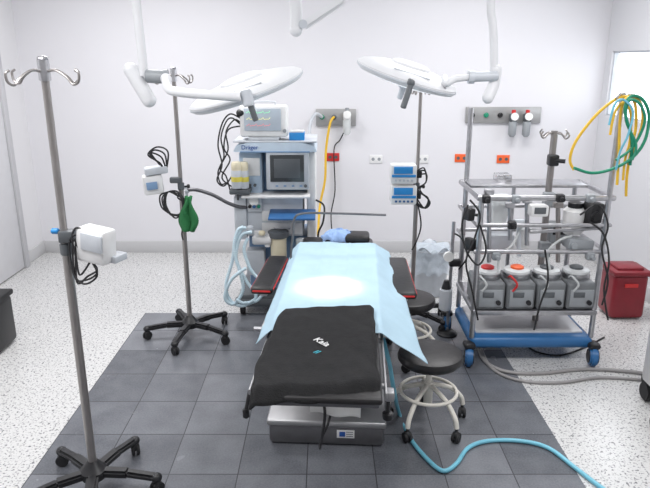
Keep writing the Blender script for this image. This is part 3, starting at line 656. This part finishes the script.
for (x, y) in ((469, 214), (470, 244)):
    v = W(x, y, 3.72); MB(co_).box((v.x, v.y, v.z), (.05, .07, .08), rot=(0, .1, .4), bev=.012).cyl((v.x, v.y, v.z), (X0, Y0, v.z), .009).build('hand_control', 'black', t)
for pp_ in ([(468, 205), (462, 225), (466, 250), (478, 265), (486, 250), (480, 225)], [(470, 200), (480, 215), (474, 240), (466, 262), (472, 290), (478, 320)],
            [(590, 222), (604, 235), (609, 262), (604, 290), (608, 320)], [(580, 215), (598, 205), (608, 225), (602, 250), (608, 280), (602, 305)],
            [(545, 250), (548, 280), (540, 305), (534, 330)]):
    MB(co_).tube([W(a, b_, 3.6) for a, b_ in pp_], .006, seg=7).build('cable', 'rubber', t)
for i, pp_ in enumerate(([(498, 272), (500, 255), (512, 245), (522, 226)], [(550, 270), (548, 252), (560, 240), (572, 236)])):
    MB(co_).tube([W(a, b_, 3.72) for a, b_ in pp_], .008, seg=8).build('tubing', 'clear', t)
MB(co_).tube([(X1+.0, Y0, 1.7), (X1-.03, Y0-.03, 1.715), (X1-.06, Y0-.05, 1.69)], .008).build('hose_hook', 'chrome', t)
MB(co_).tube([(X1, Y0, 1.7), (X1+.05, Y0-.02, 1.715), (X1+.09, Y0-.04, 1.68)], .008).build('hose_hook', 'chrome', t)
names = ['leftmost of the four grey roller pumps on the cart shelf', 'second roller pump from the left, red under its lid, on the cart', 'third roller pump from the left on the cart shelf', 'rightmost of the four grey roller pumps on the cart shelf']
for i, lab in enumerate(names):
    x = X0+.098+i*.191; pz = .379
    o_ = (x, 3.8, pz)
    pu = thing('roller_pump', lab, 'pump', o_, 0, 'grey roller pumps on the cart shelf')
    MB(o_).box((x, 3.8, pz+.09), (.182, .28, .18), bev=.02, seg=3).build('body', 'pumpgrey', pu)
    fp = MB(o_).box((x, 3.657, pz+.08), (.15, .012, .115), bev=.006).build('front_panel', 'grey', pu)
    MB(o_).box((x-.02, 3.649, pz+.105), (.07, .006, .035), bev=.002).build('display', 'dgrey', fp)
    MB(o_).cyl((x+.045, 3.653, pz+.055), (x+.045, 3.63, pz+.055), .015, bev=.003).build('speed_knob', 'black', fp)
    hd = MB(o_).lathe([(0, .18), (.084, .18), (.088, .19), (.088, .212), (0, .212)], (x, 3.79, pz)).build('pump_head', 'steel', pu)
    MB(o_).lathe([(0, .212), (.08, .212), (.084, .217), (.082, .232), (.07, .238), (0, .239)], (x, 3.79, pz)).build('lid', 'lidwhite', hd)
    MB(o_).lathe([(0, .238), (.042, .238), (.042, .25), (.03, .256), (0, .256)], (x, 3.79, pz)).build('lid_knob', 'orange' if i == 1 else ('red' if i == 0 else 'dgrey'), hd)
    MB(o_).tube([(x-.07, 3.72, pz+.2), (x-.075, 3.66, pz+.225), (x-.04, 3.635, pz+.18), (x-.06, 3.65, pz+.13)], .007).build('tubing', 'red' if i == 1 else 'clear', pu)
def hose(label, pts, r, m, g=None, **k):
    return tag(MB().tube(pts, r, seg=10, **k).build('hose', m), label, 'hose', g)
hz = Y0-.03
def H2(label, pp, dz, r, m): return hose(label, [W(a, b_, hz+dz+.012*math.sin(i*1.3)) for i, (a, b_) in enumerate(pp)], r, m)
H2('yellow hose looped over the tall right post of the cart', [(574, 170), (570, 160), (575, 143), (590, 122), (606, 106), (622, 97), (634, 101), (636, 125), (631, 150), (627, 175), (626, 196)], 0, .0085, 'yellow')
H2('second yellow hose hanging straight down beside the tall post of the cart', [(617, 185), (619, 150), (620, 120), (623, 103), (631, 97), (641, 104), (642, 125), (634, 148), (628, 165)], -.03, .008, 'yellow')
H2('yellow hose of the innermost narrow loop on the tall cart post', [(610, 135), (615, 112), (625, 102), (631, 116), (630, 140), (625, 160), (623, 180)], -.045, .0075, 'yellow')
H2('green hose in a wide loop hanging from the tall post of the cart', [(574, 168), (592, 173), (612, 169), (632, 158), (645, 140), (649, 115), (642, 99), (630, 97), (625, 112), (632, 140), (630, 165)], -.06, .009, 'green')
H2('green hose coiled tightly inside the wider green loop on the cart', [(616, 160), (630, 150), (640, 135), (645, 118), (639, 103), (629, 101), (626, 120), (636, 145), (632, 160)], -.08, .008, 'green')
H2('thin cyan hose hanging with the yellow hoses on the cart', [(609, 125), (615, 104), (624, 100), (633, 112), (628, 135), (620, 152), (616, 170)], -.09, .0065, 'cyan')
def floorhose(label, pp, r, m): return hose(label, [Vector((G(a, b_).x, G(a, b_).y, r)) for a, b_ in pp], r, m)
floorhose('thick grey hose lying on the floor from the cart to the right edge, upper one', [(478, 345), (484, 362), (505, 373), (540, 375), (580, 371), (615, 372), (652, 376)], .012, 'greyhose')
floorhose('grey hose curving lower across the speckled floor below the cart', [(481, 350), (492, 370), (520, 382), (560, 384), (600, 379), (652, 382)], .01, 'greyhose')
floorhose('thin black cable on the floor under the cart', [(520, 340), (535, 352), (560, 356), (585, 348), (604, 338)], .006, 'rubber')
pts = [W(383, 338, 2.8), W(386, 350, 2.77), W(390, 366, 2.75), W(393, 385, 2.75)]+[Vector((G(a, b_).x, G(a, b_).y, .012)) for a, b_ in ((399, 415), (410, 440), (428, 462), (443, 473), (456, 466), (468, 450), (488, 443), (520, 443), (548, 450), (575, 470), (600, 489), (625, 505))]
hose('light blue hose winding from the table over the dark tiles to the bottom edge', pts, .011, 'cyan')
# ------------------------------------------------ short stand behind stools
v = G(447, 334)
t = thing('suction_stand', 'short steel rod stand with grey canister beside the far stool and cart', 'stand', (v.x, v.y, 0))
MB().lathe([(0, 0), (.07, 0), (.075, .01), (.06, .025), (.02, .035), (0, .035)]).build('base', 'black', t)
MB().cyl((0, 0, .03), (0, 0, .84), .012).build('rod', 'steel', t)
MB().cyl((-.03, -.02, .2), (-.03, -.02, .36), .045, bev=.008).build('canister', 'lgrey', t)
MB().cyl((-.03, -.02, .36), (-.03, -.02, .42), .034, .018).build('canister_neck', 'black', t)
MB().box((.02, -.02, .55), (.08, .05, .05), bev=.01).build('clamp', 'black', t)
MB().lathe([(0, 0), (.035, 0), (.035, .02), (0, .02)], (-.03, -.03, .6), Matrix.Rotation(math.pi/2, 4, 'X')).build('gauge', 'paper', t)
MB().tube([(.05, -.02, .5), (.1, -.03, .6), (.06, -.02, .72), (0, 0, .76)], .006).build('cable', 'rubber', t)
# ------------------------------------------------ bins
def bin_(label, loc, w, dpt, h, m, liner=False, lidm=None):
    t = thing('waste_bin', label, 'bin', loc)
    MB().lathe([(0, .005), (w*.42, .005), (w*.43, .02), (w*.5, h*.97), (w*.52, h), (w*.5, h), (w*.48, h*.96), (w*.41, .03), (0, .03)], seg=40, sy=dpt/w).build('body', m, t)
    if liner:
        def lf(u, v):
            a = 2*math.pi*u; r = w*(.5+.04*math.sin(a*7)*v+.06*v+.03*noise.noise(Vector((a*3, v*4, 0)))); z = h*1.03-.5*h*v+.015*math.sin(a*11)
            return Vector((r*math.cos(a), r*dpt/w*math.sin(a), z))
        MB().grid(lf, 70, 12).build('liner', 'bag', t, ang=80)
        def lf2(u, v):
            a = 2*math.pi*u; r = w*.5*(1-v)
            return Vector((r*math.cos(a), r*dpt/w*math.sin(a), h*1.03+.04*v*(1-.4*v)+.025*math.sin(a*5)*(1-v)))
        MB().grid(lf2, 50, 8).build('liner_top', 'bag', t, ang=80)
    if lidm:
        MB().lathe([(0, h+.0), (w*.54, h), (w*.55, h+.015), (w*.5, h+.035), (w*.3, h+.05), (0, h+.055)], seg=40, sy=dpt/w).build('lid', lidm, t)
    return t
v = W(431, 260, 4.95); bin_('white bin with pale plastic liner standing behind the armrest', (v.x, 4.95, 0), .3, .29, .4, 'lgrey', True)
v = W(497, 250, 5.5); bin_('white lidded bin against the back wall behind the cart', (v.x, 5.5, 0), .26, .26, .4, 'white', False, 'lgrey')
v = G(619, 314); t = thing('waste_bin', 'dark red plastic bin with lid beside the cart near the right wall', 'bin', (v.x, v.y, 0))
MB().box((0, 0, .185), (.26, .24, .35), bev=.03, seg=3).build('body', 'maroon', t)
MB().box((0, 0, .37), (.29, .27, .04), bev=.015).box((0, 0, .395), (.2, .18, .03), bev=.012).build('lid', 'maroon', t)
MB().box((0, -.125, .28), (.1, .01, .03), bev=.003).build('handle', 'red', t)
v = G(-11, 348); t = thing('waste_bin', 'black plastic box bin at the left edge of the photo', 'bin', (v.x, v.y, 0))
MB().box((0, 0, .18), (.28, .28, .34), bev=.03, seg=3).build('body', 'black', t)
MB().box((0, 0, .365), (.3, .3, .04), bev=.012).build('lid', 'rubber', t)
# ------------------------------------------------ right edge steel unit
v = G(647, 436)
o_ = (v.x+.33, v.y+.22, 0)
t = thing('steel_trolley', 'stainless steel wheeled unit cut off by the right edge of the photo', 'trolley', o_)
MB().box((.1, -.02, .35), (.6, .36, .44), bev=.02).build('cabinet', 'lightsteel', t)
MB().box((.1, -.02, .59), (.62, .38, .04), bev=.015).build('top', 'lightsteel', t)
for (x, y) in ((-.27, -.2), (.3, -.2), (-.16, .14), (.3, .14)):
    MB().cyl((x-.02, y, .06), (x+.02, y, .06), .06, bev=.01).box((x+.02, y+.01, .13), (.09, .07, .05), bev=.01).build('caster', 'rubber', t)
# ------------------------------------------------ wall fittings (back wall)
def plate(label, x0, y0_, x1, y1_):
    a = W((x0+x1)/2, (y0_+y1_)/2, YB); t = thing('gas_outlet_panel', label, 'gas panel', (a.x, YB, a.z)); of = (a.x, YB, a.z)
    MB(of).rect(x0, y0_, x1, y1_, YB-.03, .03, .004).build('plate', 'plate', t)
    return t, of
def outlet(of, t, x, y, m_):
    p = W(x, y, YB-.03); MB(of).lathe([(0, 0), (.024, 0), (.024, .015), (.014, .02), (.014, .035), (0, .035)], p, Matrix.Rotation(math.pi/2, 4, 'X')).build('outlet', m_, t)
t, of = plate('grey metal gas outlet panel on the back wall above the yellow hose', 316, 109, 356, 126)
for x, m_ in ((322, 'green'), (334, 'dgrey'), (346, 'yellow')): outlet(of, t, x, 117, m_)
t2, of2 = plate('long grey metal gas outlet panel on the back wall above the cart', 466, 107, 541, 123)
for x, m_ in ((472, 'black'), (486, 'green'), (500, 'black'), (514, 'dgrey'), (527, 'dgrey')): outlet(of2, t2, x, 115, m_)
def regulator(x, y, lab, knob='red', body='white', bowl='clear'):
    p = W(x, y, YB-.1); o_ = (p.x, YB-.03, p.z); t = thing('suction_regulator', lab, 'regulator', o_, 0, 'regulators plugged in the wall panels')
    MB(o_).cyl(p+Vector((0, .07, .04)), p+Vector((0, 0, .04)), .018).box(p+Vector((0, 0, .03)), (.07, .06, .08), bev=.012).build('body', body, t)
    MB(o_).lathe([(0, 0), (.034, 0), (.036, .01), (.036, .025), (0, .027)], p+Vector((0, -.03, .045)), Matrix.Rotation(math.pi/2, 4, 'X')).build('gauge', 'paper', t)
    MB(o_).cyl(p+Vector((0, 0, .07)), p+Vector((0, 0, .105)), .02, bev=.004).build('knob', knob, t)
    MB(o_).lathe([(0, -.15), (.02, -.15), (.036, -.13), (.038, -.01), (.03, .0), (0, 0)], p).build('bowl', bowl, t)
regulator(347, 119, 'white suction regulator plugged in the panel above the yellow hose', 'grey')
regulator(513, 121, 'left of the two red-knobbed regulators on the panel above the cart', 'red', 'dgrey', 'grey')
regulator(527, 121, 'right of the two red-knobbed regulators on the panel above the cart', 'red', 'dgrey', 'grey')
hose('yellow gas hose running from the wall panel down behind the anaesthesia machine', [W(334, 117, YB-.06), W(330, 124, YB-.1), W(326, 150, YB-.09), W(325, 180, YB-.1), W(320, 205, YB-.15), W(318, 235, YB-.5)], .012, 'yellow')
hose('pale hose arching from the wall panel toward the anaesthesia machine', [W(322, 117, YB-.06), W(316, 114, YB-.12), W(311, 122, YB-.2), W(309, 140, YB-.4), W(312, 160, YB-.8)], .016, 'lgrey')
hose('thin black hose hanging down the wall beside the yellow gas hose', [W(346, 128, YB-.08), W(340, 140, YB-.06), W(334, 150, YB-.05), W(335, 190, YB-.05), W(331, 215, YB-.06), W(333, 240, YB-.05)], .006, 'rubber')
def socket(x, y, lab, m_):
    p = W(x, y, YB); o_ = (p.x, YB, p.z); t = thing('wall_socket', lab, 'socket', o_, 0, 'sockets in a row on the back wall')
    MB(o_).box((p.x, YB-.006, p.z), (.125, .012, .08), bev=.004).build('cover', m_, t)
    for s in (-.03, .03): MB(o_).cyl((p.x+s, YB-.014, p.z), (p.x+s, YB-.01, p.z), .016).build('outlet', 'dgrey' if m_ != 'white' else 'grey', t)
socket(333, 157, 'small red wall socket right behind the yellow gas hose', 'red')
socket(376, 159, 'white wall socket left of the blue pumps', 'white')
socket(422, 159, 'white wall socket just right of the blue pumps', 'white')
socket(461, 158, 'orange-red wall socket left of the tall cart', 'orange')
socket(503, 159, 'orange-red wall socket seen through the tall cart', 'orange')
# ------------------------------------------------ lights
def area(name, loc, size, power, col=(1, 1, 1), rot=(0, 0, 0)):
    L = bpy.data.lights.new(name, 'AREA'); L.energy = power; L.shape = 'RECTANGLE'; L.size, L.size_y = size; L.color = col
    o = bpy.data.objects.new(name, L); COL.objects.link(o); o.location = loc; o.rotation_euler = rot; return o
for i, (x, y, pw) in enumerate(((-1.5, 4.5, 47), (1.3, 4.5, 43), (-1.5, 1.8, 51), (1.3, 1.8, 43))):
    area('ceiling_light_source', (x, y, ZC-.02), (1.3, .7), pw, (1., .99, .995))
area('window_light', (XR+.04, 5.1, 1.68), (1.5, .5), 6, (.9, .95, 1.), (0, math.pi/2, 0))
def spot(loc, target, power, ang, blend):
    L = bpy.data.lights.new('lamp_beam', 'SPOT'); L.energy = power; L.spot_size = R(ang); L.spot_blend = blend; L.shadow_soft_size = .08; L.color = (1, .92, .78)
    o = bpy.data.objects.new('lamp_beam', L); COL.objects.link(o); o.location = loc
    o.rotation_euler = (Vector(target)-Vector(loc)).to_track_quat('-Z', 'Y').to_euler()
spot(cL-uL*.2, (.02, 3.22, .7), 130, 19, 1)
spot(cR-uR*.2, (.02, 3.22, .7), 130, 19, 1)
w = bpy.data.worlds.new('world'); sc.world = w; w.use_nodes = True
w.node_tree.nodes['Background'].inputs[0].default_value = (.9, .93, 1, 1); w.node_tree.nodes['Background'].inputs[1].default_value = .5
